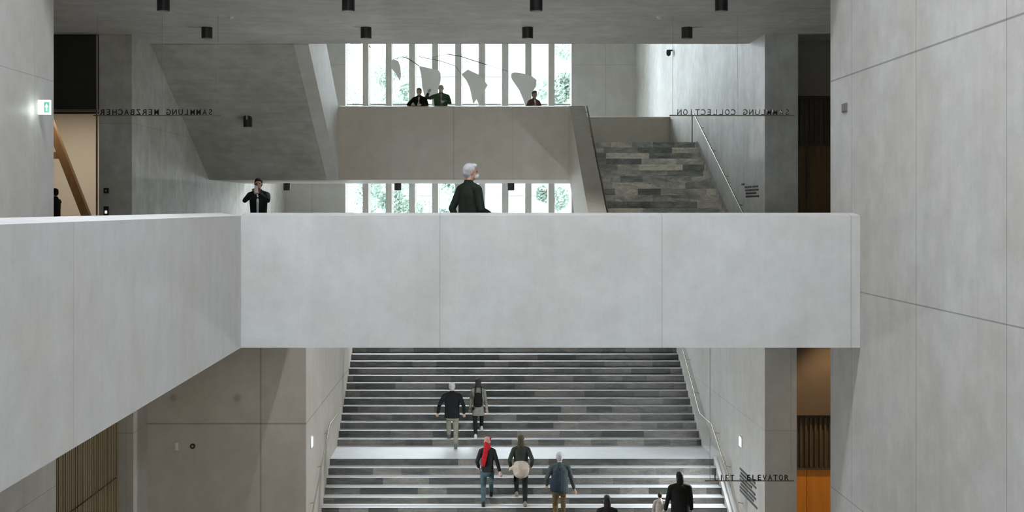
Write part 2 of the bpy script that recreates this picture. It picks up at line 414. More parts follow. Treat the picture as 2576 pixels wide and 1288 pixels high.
def handrail(name, label, pts, r, brackets, m=M_brass, group=None, post=None):
    base = Vector(pts[0]); e = empty(name, base, label, 'handrail', group)
    MB().tube([Vector(p) - base for p in pts], r, 10).build('rail', m, e)
    for a, b in brackets:
        MB().tube([Vector(a) - base, Vector(b) - base], r*.5, 6).build('bracket', m, e)
    if post:
        MB().tube([Vector(post[0]) - base, Vector(post[1]) - base], r*.9, 8).build('post', m, e)
    return e
a, b = P(1468, 268, 36.95) , P(1524, 540, 31.1)
a.x = XU + .06; b.x = XU + .06
handrail('parapet_handrail', 'dark slim handrail along the top of the sloping stair parapet', [b, a], .024,
         [(b.lerp(a, t), b.lerp(a, t) + Vector((-.06, 0, -.05))) for t in (.1, .4, .7, .95)], M_brass_dark)
a = P(1745, 287, 37.8); b = P(1872, 545, 30.7); a.x = b.x = XR - .10
handrail('stair_handrail', 'pale metal handrail on the right wall above the upper stair', [b, a, a + Vector((0, .25, 0))], .020,
         [(b.lerp(a, t), b.lerp(a, t) + Vector((.10, 0, -.03))) for t in (.1, .35, .6, .85)], M_brass,
         post=(a + Vector((-.02, .25, 0)), Vector((a.x - .02, a.y + .25, BZ))))

# ------------------------------------------------------------------ big staircase
bs = empty('grand_staircase', (0, YL0, ZL), 'very wide grey marble staircase with a landing below the bridge', 'staircase')
TREAD_LIT = (.50, .51, .52)  # tread colour with the daylight from above painted in
m_bm = marble('marble_grand_stair', RIS, ZL, 0, bw=1.25, bright=.36, lit_top=TREAD_LIT)  # risers darkened, their shade is put into the marble colour
off = (0, -YL0, -ZL)
SX0, SX1 = SXL + .003, 6.62
for k in range(12):            # below the landing
    y1 = YL0 - k*TRD; z1 = ZL - (k+1)*RIS
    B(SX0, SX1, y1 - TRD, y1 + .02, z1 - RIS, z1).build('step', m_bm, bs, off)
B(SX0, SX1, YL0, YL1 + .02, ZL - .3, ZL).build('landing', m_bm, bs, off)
for k in range(16):
    y0 = YL1 + k*TRD; z1 = ZL + (k+1)*RIS
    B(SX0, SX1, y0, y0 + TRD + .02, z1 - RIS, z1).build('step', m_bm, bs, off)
y2 = YL1 + 16*TRD
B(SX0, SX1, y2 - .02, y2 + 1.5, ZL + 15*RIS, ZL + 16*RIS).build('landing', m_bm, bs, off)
for k in range(16):
    y0 = y2 + 1.5 + k*TRD; z1 = ZL + (17 + k)*RIS
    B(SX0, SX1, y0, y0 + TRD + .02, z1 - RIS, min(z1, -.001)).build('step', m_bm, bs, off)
# carriage under the steps, and the plinth against the right wall
MB().prism([(YL0 - 12*TRD, ZG), (YL0, ZL - .25), (YL1, ZL - .25), (y2, ZL + 15*RIS - .25), (y2 + 1.5, ZL + 15*RIS - .25), (y2 + 1.5 + 16*TRD, -.75), (y2 + 1.5 + 16*TRD, ZG)], 'x', SX0, SX1).build('carriage', m_bal2, bs, off)
m_pla = concrete('concrete_plinth', (.50, .50, .49))
k0 = .02
MB().prism([(YL0 - 12*TRD - .3, ZG), (YL0 - 12*TRD - .1, ZG + .06), (YL0, ZL + .06), (YL1 - TRD, ZL + .06), (y2 - TRD, ZL + 16*RIS + .06), (y2 + 1.5 - TRD, ZL + 16*RIS + .06), (y2 + 1.5 + 14*TRD, SLAB), (y2 + 1.5 + 14*TRD, ZG)], 'x', SX1, XR - .003).build('side_plinth', m_pla, bs, off)

XH = 6.75
pr = [P(0, 0, 0)]
def rp_(x, y, X=XH):
    d = F*X/(x - VX); return Vector((X, d, EYE - (y - VY)*d/F))
pts = [rp_(1880, 1350), rp_(1862, 1288), rp_(1790, 1068), rp_(1760, 1040), rp_(1716, 872), rp_(1690, 772)]
handrail('stair_handrail', 'thin brass handrail along the right wall of the grand staircase', pts, .017,
         [(p.copy(), p + Vector((XR - XH, 0, -.03))) for p in [pts[1].lerp(pts[2], t) for t in (.1, .5, .9)] + [pts[3].lerp(pts[4], t) for t in (.3, .8)]])
def lp_(x, y, X):
    d = F*X/(x - VX); return Vector((X, d, EYE - (y - VY)*d/F))
XHL = -3.93
pts = [lp_(783, 1300, XHL), lp_(829, 1069, XHL), lp_(849, 1042, XHL), lp_(884, 880, XHL)]
pts = [lp_(772, 1350, XHL), lp_(786, 1288, XHL), lp_(829, 1069, XHL), lp_(849, 1042, XHL)]
handrail('stair_handrail', 'thin brass handrail along the left wall of the grand staircase', pts, .017,
         [(p.copy(), p + Vector((SXL - XHL, 0, -.03))) for p in [pts[1].lerp(pts[2], t) for t in (.1, .5, .9)]])

# ------------------------------------------------------------------ louvred panels and doors in the right recess
m_slat = wood('dark_wood_slats', (.05, .038, .022), (.09, .065, .035))
m_orange = wood('orange_oak', (.62, .22, .02), (.72, .29, .035), scale=5)
m_dark_door = wood('dark_oak_door', (.11, .065, .025), (.22, .125, .04), scale=4)
def louvre(name, label, x0, x1, y, z0, z1, n, m=m_slat, group=None):
    e = empty(name, (x0, y, z0), label, 'panel', group)
    B(0, x1-x0, .06, .10, 0, z1-z0).build('back_board', m_slat, e)
    mb = MB(); random.seed(n)
    w = (x1-x0)/n
    for k in range(n): mb.box(k*w + w*.2, k*w + w*.62, 0, .06, .02, z1-z0-.02)
    mb.build('slats', m, e)
    MB().box(0, x1-x0, -.01, .08, -.03, 0).box(0, x1-x0, -.01, .08, z1-z0, z1-z0+.03).build('frame', m, e)
XD0, XD1 = XR + .80, 10.38
louvre('slatted_screen', 'dark slatted panel above the doorway right of the hall on the upper floor', XD0, XD1, 30.3, EYE + 1.57, EYE + 2.72, 22)
louvre('slatted_screen', 'dark slatted panel above the orange wooden door on the lower floor', XD0, XD1, 30.3, EYE - 6.50, EYE - 5.22, 22)
def door(name, label, y, z0, z1, m, seams):
    e = empty(name, (XD0, y, z0), label, 'door')
    xs = [XD0] + seams + [XD1]
    for a, b in zip(xs[:-1], xs[1:]):
        B(a - XD0 + .006, b - XD0 - .006, 0, .06, 0, z1 - z0).build('door_leaf', m, e)
    return e
door('wooden_door', 'dark brown wooden door in the recess beside the upper right column', 30.35, 0, EYE + 1.52, m_dark_door, [XD0 + .55])
door('wooden_door', 'bright orange wooden door at the bottom right beside the brown column', 30.35, ZG, EYE - 6.55, m_orange, [XD0 + .29, XD0 + .57])
# slatted wood wall panel, lower left
e = empty('slatted_wood_screen', (-8.13, 23.61, ZG), 'tall slatted wooden wall panel below the left parapet', 'panel')
m_ws = wood('olive_wood_slats', (.20, .155, .085), (.27, .21, .12))
m_wsd = mat('slat_gap', (.05, .04, .022), .8)
B(-.16, -.06, 0, 4.17, 0, SLAB - ZG).build('back_board', m_wsd, e)
mb = MB(); y = .04; random.seed(3)
while y < 4.08:
    w = random.choice((.05, .07, .09)); mb.box(-.06, -.0, y, y + w, 0, EYE - 6.15 - ZG).box(-.06, 0, y, y + w, EYE - 6.11 - ZG, SLAB - ZG); y += w + random.choice((.035, .05, .07))
mb.build('slats', m_ws, e)

# ------------------------------------------------------------------ lamps
def downlight_proto():
    e = empty('ceiling_spotlight', (0, 0, 0))
    MB().cyl((0, 0), .125, -.25, 0, 32).build('housing', M_black, e)
    mb = MB().tube([(0, 0, -.252), (0, 0, -.258)], [.105, .105], 24); mb.build('lens', M_lens, e)
    return e
dl = downlight_proto(); first = True
def put_dl(x, y, z, label, group, power=0):
    global first
    o = dl if first else copy_tree(dl); first = False
    o.location = (x, y, z); tag(o, label, 'ceiling lamp', group)
    if power:
        l = bpy.data.lights.new('lamp_light', 'SPOT'); l.energy = power; l.spot_size = math.radians(110); l.spot_blend = .7; l.shadow_soft_size = .09; l.color = (.97, .99, 1)
        lo = bpy.data.objects.new('lamp_light', l); COL.objects.link(lo); lo.parent = o; lo.location = (0, 0, -.28)
    return o
xs = [-6.15, -2.50, 1.205, 4.86]
wh = ['leftmost', 'second from the left', 'third from the left', 'rightmost']
for i, x in enumerate(xs):
    put_dl(x, 27.9, CEIL, 'black cylinder ceiling lamp, %s in the rear row of four' % wh[i], 'black cylinder lamps in the rear row', 850 if i in (1, 2) else 0)
for i, x in enumerate(xs):
    put_dl(x, 24.0, CEIL, 'black cylinder ceiling lamp, %s in the front row at the picture top' % wh[i], 'black cylinder lamps in the front row', 380 if i in (1, 2) else 0)
for x, w in ((722, 'left'), (1001, 'middle'), (1285, 'right')):
    d = 42.6; o = put_dl((x - VX)*d/F, d, BB, 'small black lamp under the balcony, %s one of three' % w, 'black lamps under the balcony', 200 if w == 'left' else 1300)
# lamp on the soffit
o = empty('soffit_spotlight', (P(623, 312, 34.0).x, 34.0, EYE + 2.50), 'black cylinder lamp hanging from the sloping stair underside', 'ceiling lamp')
MB().cyl((0, 0), .12, -.26, .12, 32).build('housing', M_black, o)
MB().tube([(0, 0, -.262), (0, 0, -.27)], [.10, .10], 24).build('lens', M_lens, o)
MB().box(-.022, .022, -.128, -.112, -.06, .08).build('highlight_strip', M_steel, o)  # pale strip standing in for the bright highlight on the black housing

def dome(x, y, label):
    e = empty('smoke_detector', (x, y, CEIL), label, 'smoke detector')
    MB().tube([(0,0,0), (0,0,-.02)], [.075,.075], 20).build('base', M_white, e)
    MB().tube([(0,0,-.02), (0,0,-.04), (0,0,-.06)], [.055,.05,.02], 20).build('cap', M_white, e)
dome(P(580, 0, 26.3).x, 26.3, 'small white round smoke detector on the ceiling left side')
dome(P(1660, 0, 26.3).x, 26.3, 'small white round smoke detector on the ceiling right side')

# ------------------------------------------------------------------ signs
def letters(text, parent, h, m, pitch, mirror, bold=.002):
    n = len(text)
    for i, ch in enumerate(text):
        if ch == ' ': continue
        cu = bpy.data.curves.new('letter', 'FONT'); cu.body = ch; cu.size = h * 1.38; cu.extrude = .012; cu.offset = bold; cu.align_x = 'CENTER'
        tmp = bpy.data.objects.new('tmp', cu); COL.objects.link(tmp)
        dg = bpy.context.evaluated_depsgraph_get()
        me = bpy.data.meshes.new_from_object(tmp.evaluated_get(dg)); bpy.data.objects.remove(tmp)
        wd_ = max(v.co.x for v in me.vertices) - min(v.co.x for v in me.vertices)
        if wd_ > pitch*.74:
            for v in me.vertices: v.co.x *= pitch*.74/wd_
        me.materials.clear(); me.materials.append(m)
        o = bpy.data.objects.new('letter', me); COL.objects.link(o); o.parent = parent
        if mirror:
            o.location = ((n - 1 - i) * pitch, 0, .01); o.rotation_euler = (math.radians(90), 0, math.pi)
        else:
            o.location = (i * pitch, 0, .01); o.rotation_euler = (math.radians(90), 0, 0)
M_sign = mat('sign_black', (.015, .014, .012), .4)
M_sign2 = mat('sign_polished', (.30, .28, .25), .25, metal=.8)
def hang_sign(name, label, text, x0, xlet, xlast, x1, yb, d, cables, m, mirror, top, h=.125):
    zb = EYE - (yb - VY)*d/F
    e = empty(name, ((xlet - VX)*d/F, d, zb), label, 'sign')
    bx0, bx1 = (x0 - xlet)*d/F, (x1 - xlet)*d/F
    B(bx0, bx1, -.016, .016, -.014, .008).build('bar', M_brass, e)
    for c in cables:
        cx = (c - xlet)*d/F; MB().tube([(cx, 0, 0), (cx, 0, top - zb)], .0045, 6).build('cable', M_steel, e)
    letters(text, e, h, m, (xlast - xlet)*d/F/(len(text)-1), mirror)
hang_sign('hanging_sign', 'hanging letters seen from behind, SAMMLUNG MERZBACHER, at the left', 'SAMMLUNG MERZBACHER', 235, 258, 530, 556, 290, 26.2, (245, 408, 548), M_sign, True, CEIL)
hang_sign('hanging_sign', 'hanging letters seen from behind, SAMMLUNG COLLECTION, at the right', 'SAMMLUNG COLLECTION', 1684, 1709, 1980, 1998, 290, 26.2, (1692, 1855), M_sign2, True, CEIL)
hang_sign('hanging_sign', 'hanging letters LIFT ELEVATOR over the lower right', 'LIFT  ELEVATOR', 1774, 1801, 1978, 1997, 1209, 26.2, (1786, 1990), M_sign, False, SLAB, h=.12)

# lettering blocks on the right hall wall
def wall_text(name, label, xa, xb, ya, yb, X, rows):
    d0 = F*X/(xb - VX); d1 = F*X/(xa - VX); dm = (d0 + d1)/2
    zt_ = EYE - (ya - VY)*dm/F; zb_ = EYE - (yb - VY)*dm/F
    e = empty(name, (X, d0, zb_), label, 'sign')
    nr = len(rows); rh = (zt_ - zb_)/nr
    for r, segs in enumerate(rows):
        mb = MB()
        for (u0, u1) in segs:
            mb.box(-.014, -.001, (1-u1)*(d1-d0), (1-u0)*(d1-d0), zt_ - zb_ - (r + .55)*rh, zt_ - zb_ - r*rh)
        mb.build('text_line', M_sign, e)
wall_text('directory_lettering', 'black raised directory lines on the right wall above the bridge', 1866, 1912, 460, 500, XR,
          [[(0, .14)], [(.2, .55), (.62, .9)], [(.22, .5), (.53, .92)], [(.25, .8)], [(.25, .95)]])
wall_text('directory_lettering', 'slanting black directory lines on the right wall of the lower stair', 1862, 1905, 1196, 1262, XR,
          [[(.0, .9)], [(.05, .35), (.4, .95)], [(0, .7)], [(0, .9)], [(.05, .5), (.55, .92)], [(0, .8)], [(0, 1)]])

# ------------------------------------------------------------------ small wall fittings
# exit sign
d = 16.75; p = P(105, 270, d)
e = empty('exit_sign', (NL, 16.75, p.z), 'lit green and white emergency exit sign on the near left wall', 'exit sign')
M_ex = mat('exit_white', (.8, .85, .83), .4, emit=(.86, .97, .94), es=.55)
M_exg = mat('exit_green', (.12, .35, .26), .4, emit=(.10, .40, .28), es=.3)
B(0, .165, -.03, .03, -.10, .10).build('casing', M_ex, e)
B(.085, .158, -.033, -.03, -.075, .07).build('green_field', M_exg, e)
MB().prism([(.098, -.0), (.122, .05), (.146, -.0), (.130, -.0), (.130, -.05), (.114, -.05), (.114, -.0)], 'y', -.036, -.033).build('arrow', M_ex, e)
pl = bpy.data.lights.new('exit_sign_light', 'POINT'); pl.energy = .9; pl.color = (.85, 1, .97); pl.shadow_soft_size = .05
lo = bpy.data.objects.new('exit_sign_light', pl); COL.objects.link(lo); lo.location = (NL + .12, 16.5, p.z - .06)
# sensor box on the right wall
d = F*NR/(2127 - VX); z = P(2127, 271, d).z
e = empty('sensor_box', (NR, d, z), 'small grey square sensor box on the near right wall', 'sensor')
B(-.03, 0, -.09, .09, -.06, .06).build('casing', mat('sensor_grey', (.16, .15, .13), .6), e, bevel=.008)
B(-.034, -.03, -.06, .06, -.035, .035).build('face_plate', mat('sensor_face', (.12, .11, .10), .5), e)
# switches on the upper left column face
for y, hgt, nm, lb, cat in ((480, .13, 'light_switch', 'small black square switch plate on the left column', 'switch'), (533, .26, 'card_reader', 'black card reader with a light just above the left parapet', 'card reader')):
    p = P(267.5, y, HF)
    e = empty(nm, (p.x, HF, p.z), lb, cat)
    B(-.06, .06, -.03, 0, -hgt/2, hgt/2).build('casing', M_black, e, bevel=.008)
    if nm == 'card_reader': B(-.028, .028, -.034, -.03, -.04, .03).build('indicator', mat('indicator_light', (.8, .8, .7), .4, emit=(.9, .95, .75), es=.6), e)
    else: B(-.012, .012, -.034, -.03, -.012, .02).build('button', M_white, e)
p = P(445, 1123, HF); e = empty('button_plate', (p.x, HF, p.z), 'small white upright plate on the lower left wall', 'wall plate')
B(-.035, .035, -.03, 0, -.09, .09).build('casing', M_white, e, bevel=.006)
B(-.02, .02, -.034, -.03, -.02, .02).build('button', M_white, e)
p = P(485, 1122, HF); e = empty('round_camera', (p.x, HF, p.z), 'small black round camera on the lower left wall', 'camera')
MB().tube([(0, 0, 0), (0, -.04, 0)], .062, 20).build('housing', M_black, e)
MB().tube([(0, -.04, 0), (0, -.06, 0)], [.03, .02], 16).build('lens', M_lens, e)
d = 42.5; z = P(1688, 134, d).z
e = empty('security_camera', (XR, d, z), 'small dark camera high on the bright right wall', 'camera')
MB().tube([(0, 0, .1), (-.15, 0, .1)], .03, 10).build('bracket', M_black, e)
MB().tube([(-.15, 0, .12), (-.15, 0, .02), (-.15, 0, -.06), (-.15, 0, -.1)], [.07, .085, .07, .02], 18).build('housing', M_black, e)
# glowing emergency lights on the stair side walls
M_glow = mat('wall_light_glow', (.9, .9, .9), .4, emit=(.93, .97, 1), es=6)
for X, x, y, s, lb in ((XR, 1865, 1111, -1, 'glowing wall light on the right wall of the grand staircase'), (SXL, 782, 1112, 1, 'glowing wall light on the left wall of the grand staircase')):
    d = F*X/(x - VX); z = P(x, y, d).z
    e = empty('emergency_light', (X, d, z), lb, 'wall light')
    B(min(0, s*.03), max(0, s*.03), -.14, .14, -.14, .14).build('frame', M_white, e, bevel=.006)
    B(min(s*.03, s*.04), max(s*.03, s*.04), -.11, .11, -.11, .11).build('diffuser', M_glow, e)
    l = bpy.data.lights.new('wall_lamp', 'AREA'); l.shape = 'SQUARE'; l.size = .2; l.energy = 240; l.color = (.90, .96, 1)
    lo = bpy.data.objects.new('wall_lamp', l); COL.objects.link(lo); lo.parent = e; lo.location = (s*.06, 0, 0); lo.rotation_euler = (0, math.radians(-90*s), math.radians(0))
# dark rounded counter on the upper floor
p0, p1 = P(728, 535, 20.25), P(880, 535, 20.25)
e = empty('counter', ((p0.x+p1.x)/2, 20.25, 0), 'long dark rounded counter top behind the bridge parapet', 'counter')
L = (p1.x - p0.x)/2
M_dk = mat('dark_counter', (.05, .052, .05), .35)
MB().prism([(-L, 1.0), (-L + .08, 1.035), (-L + .3, 1.054), (L, 1.060), (L, 1.0)], 'y', 0, .7).build('counter_top', M_dk, e)
B(-L + .1, L - .03, .05, .65, 0, 1.0).build('base', concrete('concrete_counter', CON), e)

# timber in the lit gallery, seen through the left entrance
m_tim = wood('brown_timber', (.15, .08, .03), (.20, .11, .045), scale=6)
e = empty('timber_artwork', (P(215, 548, 33).x, 33, 0), 'leaning brown timber beam in the lit gallery at the left', 'artwork')
a = P(224, 560, 33); b = P(128, 315, 33)
o0 = Vector((P(215, 548, 33).x, 33, 0))
dv = (b - a).normalized(); a2 = a + dv * (-(a.z)/dv.z if dv.z else 0)
a2 = a - dv*(a.z/dv.z)
nrm = Vector((dv.z, 0, -dv.x)) * .105
b2 = b + dv*.5
mb = MB()
vs_ = []
for yy in (-.1, .1):
    for q in (a2 - nrm, a2 + nrm, b2 + nrm, b2 - nrm): vs_.append(q - o0 + Vector((0, yy, 0)))
mb.add(vs_, [(0,1,2,3), (7,6,5,4), (0,4,5,1), (1,5,6,2), (2,6,7,3), (3,7,4,0)])
mb.build('beam', m_tim, e)
q = P(141, 391, 33) - o0
B(q.x - .25, q.x + .09, -.09, .09, q.z - .09, q.z + .09).build('crosspiece', m_tim, e)
al = bpy.data.lights.new('gallery_lamp', 'AREA'); al.size = 2.5; al.energy = 85; al.color = (1, .92, .80)
lo = bpy.data.objects.new('gallery_lamp', al); COL.objects.link(lo); lo.location = (-11.6, 33.0, 3.95)
for lx, ly in ((-6.0, 25.0), (1.0, 19.0), (5.2, 26.0)):   # added fill lights under the upper slab, unseen and without fixtures
    al = bpy.data.lights.new('ground_fill_light', 'SPOT'); al.energy = 45; al.color = (1, .84, .64); al.spot_size = 2.6; al.spot_blend = .5; al.shadow_soft_size = .12
    lo = bpy.data.objects.new('ground_fill_light', al); COL.objects.link(lo); lo.location = (lx, ly, SLAB - .1)
# warm lamp in the lower right lift lobby
al = bpy.data.lights.new('lobby_lamp', 'SPOT'); al.spot_size = 1.25; al.spot_blend = .6; al.shadow_soft_size = .15; al.energy = 500; al.color = (1, .72, .42)
lo = bpy.data.objects.new('lobby_lamp', al); COL.objects.link(lo); lo.location = (8.9, 28.9, SLAB - .1); lo.rotation_euler = (math.radians(10), 0, 0)

# ------------------------------------------------------------------ hanging mobile in front of the windows
MD = 47.0
base = P(1180, 100, MD); base.z = HALL_TOP
mo = empty('hanging_mobile', base, 'large grey mobile sculpture of curved plates and rods hanging before the windows', 'sculpture')
M_pl = mat('plate_grey', (.80, .80, .79), .55)
def plate(pix, y):
    pts = [P(a, b, MD + y) - base for a, b in pix]
    MB().prism([(p.x, p.z) for p in pts], 'y', y - .02, y + .02).build('blade', M_pl, mo, bevel=0)
plate([(984,152),(990,149),(1002,154),(1007,168),(1009,190),(1006,204),(1000,192),(990,178),(984,172)], 0)
plate([(1054,166),(1064,168),(1086,173),(1102,176),(1108,184),(1109,200),(1104,222),(1092,246),(1078,250),(1068,244),(1062,218),(1060,190)], .4)
plate([(1161,187),(1177,175),(1204,188),(1220,206),(1227,214),(1221,224),(1214,235),(1208,256),(1204,262),(1199,250),(1190,262),(1187,246),(1182,222),(1173,202)], -.3)
plate([(1286,186),(1294,182),(1320,186),(1338,192),(1350,202),(1348,218),(1338,232),(1330,256),(1322,266),(1316,250),(1306,226),(1292,206),(1286,196)], .2)
plate([(927,112),(936,122),(928,118)], .1)
def rod(pix, y, r=.018):
    MB().tube([P(a, b, MD + y) - base for a, b in pix], [r]*len(pix), 6).build('rod', M_black, mo)
rod([(1013,143),(1026,147),(1043,158),(1054,166)], 0); rod([(1054,142),(1075,147),(1110,154),(1145,166)], 0, .012)
rod([(1126,136),(1160,142),(1190,152),(1225,163)], 0, .016); rod([(1225,163),(1262,174),(1290,184)], 0, .008); rod([(1145,166),(1161,187)], -.1, .008)
rod([(990,149),(1013,143)], 0, .008)
MB().tube([P(1160, 142, MD) - base, Vector((P(1160,142,MD).x - base.x, 0, 0))], .008, 6).build('suspension_wire', M_steel, mo)
MB().tube([P(1075, 147, MD) - base, P(1126, 136, MD) - base], .008, 6).build('rod', M_black, mo)

# ------------------------------------------------------------------ outside the windows
struct('ground_outside', B(-60, 60, WY + .6, 140, -9.2, -8.7), mat('pavement_outside', (.32, .33, .30), .9))
fb = empty('facade_building', (0, 78, -8.7), 'pale building seen through the middle of the tall windows', 'building')
m_fb = mat('pale_render', (.085, .085, .09), .8)
B(-7.0, 9.5, 0, 10, 0, 26).build('wall', m_fb, fb)
for k in range(6):
    B(-7.1, 9.6, -.15, 0, 3.0 + k*3.8, 3.25 + k*3.8).build('cornice', mat('cornice_stone', (.05, .05, .052), .8) if k == 0 else bpy.data.materials['cornice_stone'], fb)
m_fw = mat('facade_window', (.05, .052, .055), .3)
for k in range(5):
    for j in range(5):
        B(-5.6 + j*3.1, -4.5 + j*3.1, -.03, .1, 4.2 + k*3.8, 6.1 + k*3.8).build('window', m_fw, fb)
m_leaf = bpy.data.materials.new('leaves'); m_leaf.use_nodes = True
n = N(m_leaf); oi = n.new('ShaderNodeNewGeometry')
rr = n.new('ShaderNodeValToRGB'); n.link(oi.outputs['Random Per Island'], rr.inputs[0])
rr.color_ramp.elements[0].color = (.08, .12, .092, 1); rr.color_ramp.elements[1].color = (.15, .19, .16, 1)
n.link(rr.outputs[0], n.b.inputs['Base Color']); n.b.inputs['Roughness'].default_value = .6
tl = n.new('ShaderNodeBsdfTranslucent'); n.link(rr.outputs[0], tl.inputs[0]); mxs = n.new('ShaderNodeMixShader'); mxs.inputs[0].default_value = .45
n.link(n.b.outputs[0], mxs.inputs[1]); n.link(tl.outputs[0], mxs.inputs[2]); n.link(mxs.outputs[0], m_leaf.node_tree.nodes['Material Output'].inputs[0])
m_bark = mat('bark', (.12, .10, .07), .9)
def tree(x, y, z0, h, r, nleaf, label, seed):
    rnd = random.Random(seed)
    e = empty('tree', (x, y, z0), label, 'tree')
    MB().tube([(0,0,0), (.1,0,h*.4), (0,.1,h*.75)], [.22,.16,.07], 8).build('trunk', m_bark, e)
    mb = MB(); cl = [(rnd.gauss(0, r*.45), rnd.gauss(0, r*.4), h*.62 + rnd.uniform(-.42, .42)*h, rnd.uniform(.25, .5)*r) for _ in range(26)]
    for _ in range(nleaf):
        c = rnd.choice(cl); v = Vector((rnd.gauss(0,1), rnd.gauss(0,1), rnd.gauss(0,1))).normalized() * c[3] * rnd.uniform(.6, 1)
        p = Vector(c[:3]) + v; s = rnd.uniform(.06, .12)
        a = Vector((rnd.gauss(0,1), rnd.gauss(0,1), rnd.gauss(0,1))).normalized(); b = a.orthogonal().normalized()
        q = a.cross(b)
        mb.add([p - b*s, p + q*s*.55, p + b*s, p - q*s*.55], [(0,1,2,3)])
    mb.build('foliage', m_leaf, e, recalc=False)
tree(-8.6, 66, -8.7, 19, 2.6, 15000, 'leafy tree outside behind the leftmost window panes', 1)
tree(-4.2, 60, -8.7, 17.0, 2.1, 16000, 'leafy tree outside reaching the lower window panes left of centre', 2)
tree(-1.2, 66, -8.7, 12.4, 1.9, 13000, 'low leafy tree outside behind the man on the bridge', 3)
tree(4.9, 60, -8.7, 22, 1.7, 20000, 'tall leafy tree outside behind the rightmost window panes', 4)
tree(7.4, 68, -8.7, 22, 2.4, 15000, 'leafy tree outside farther back at the right window edge', 5)

# ------------------------------------------------------------------ people
def loft(mb, pts, rads, lat=Vector((1, 0, 0)), seg=14, cap=True):
    pts = [Vector(p) for p in pts]; rads = [(r, r) if isinstance(r, (int, float)) else r for r in rads]
    if cap:   # rounded ends
        def ends(p, q, r):
            t = (p - q).normalized(); m_ = min(r); return [(p + t*m_*.95, (r[0]*.12, r[1]*.12)), (p + t*m_*.75, (r[0]*.62, r[1]*.62)), (p + t*m_*.4, (r[0]*.90, r[1]*.90))]
        a = ends(pts[0], pts[1], rads[0]); b = ends(pts[-1], pts[-2], rads[-1])[::-1]
        pts, rads = [x[0] for x in a] + pts + [x[0] for x in b], [x[1] for x in a] + rads + [x[1] for x in b]
    vs = []; fs = []
    for i, p in enumerate(pts):
        t = (pts[min(i+1, len(pts)-1)] - pts[max(i-1, 0)]).normalized()
        u = lat - t * lat.dot(t)
        if u.length < .05: u = t.orthogonal()
        u.normalize(); w = t.cross(u)
        for k in range(seg):
            a = 2*math.pi*k/seg; vs.append(p + u*math.cos(a)*rads[i][0] + w*math.sin(a)*rads[i][1])
    n = len(pts)
    for i in range(n-1):
        for k in range(seg):
            a = i*seg+k; b = i*seg+(k+1) % seg; fs.append((a, b, b+seg, a+seg))
    fs.append(tuple(range(seg))[::-1]); fs.append(tuple(range((n-1)*seg, n*seg)))
    mb.add(vs, fs, True)

def ell(mb, c, rx, ry, rz, seg=18, rings=12):
    c = Vector(c); vs = []; fs = []
    for i in range(1, rings):
        th = math.pi*i/rings
        for k in range(seg):
            a = 2*math.pi*k/seg; vs.append(c + Vector((rx*math.sin(th)*math.cos(a), ry*math.sin(th)*math.sin(a), rz*math.cos(th))))
    for i in range(rings-2):
        for k in range(seg):
            a = i*seg+k; b = i*seg+(k+1) % seg; fs.append((a, a+seg, b+seg, b))
    t = len(vs); vs.append(c + Vector((0, 0, rz))); vs.append(c - Vector((0, 0, rz)))
    for k in range(seg):
        fs.append((t, k, (k+1) % seg)); q = (rings-2)*seg; fs.append((q+(k+1) % seg, q+k, t+1))
    mb.add(vs, fs, True)

def blend(name, mb, m, parent, voxel=.008, smooth=4, scale=1.0):
    """fuse overlapping volumes into one continuous surface"""
    me = bpy.data.meshes.new('tmp'); me.from_pydata(mb.v, [], mb.f)
    bm = bmesh.new(); bm.from_mesh(me); bmesh.ops.recalc_face_normals(bm, faces=bm.faces); bm.to_mesh(me); bm.free()
    o = bpy.data.objects.new('tmp', me); COL.objects.link(o)
    r = o.modifiers.new('r', 'REMESH'); r.mode = 'VOXEL'; r.voxel_size = voxel; r.use_smooth_shade = True
    s = o.modifiers.new('s', 'SMOOTH'); s.factor = .5; s.iterations = smooth
    dg = bpy.context.evaluated_depsgraph_get()
    out = bpy.data.meshes.new_from_object(o.evaluated_get(dg)); bpy.data.objects.remove(o); bpy.data.meshes.remove(me)
    out.name = name; out.materials.clear(); out.materials.append(m)
    for p in out.polygons: p.use_smooth = True
    ob = bpy.data.objects.new(name, out); COL.objects.link(ob); ob.parent = parent
    return ob

def ik(a, b, l1, l2, hint):
    a, b = Vector(a), Vector(b); d = b - a; L = min(d.length, (l1 + l2)*.999); t = d.normalized()
    x = (l1*l1 - l2*l2 + L*L)/(2*L); h = math.sqrt(max(0, l1*l1 - x*x))
    u = Vector(hint) - t*Vector(hint).dot(t); u.normalize()
    return a + t*x + u*h, a + t*L

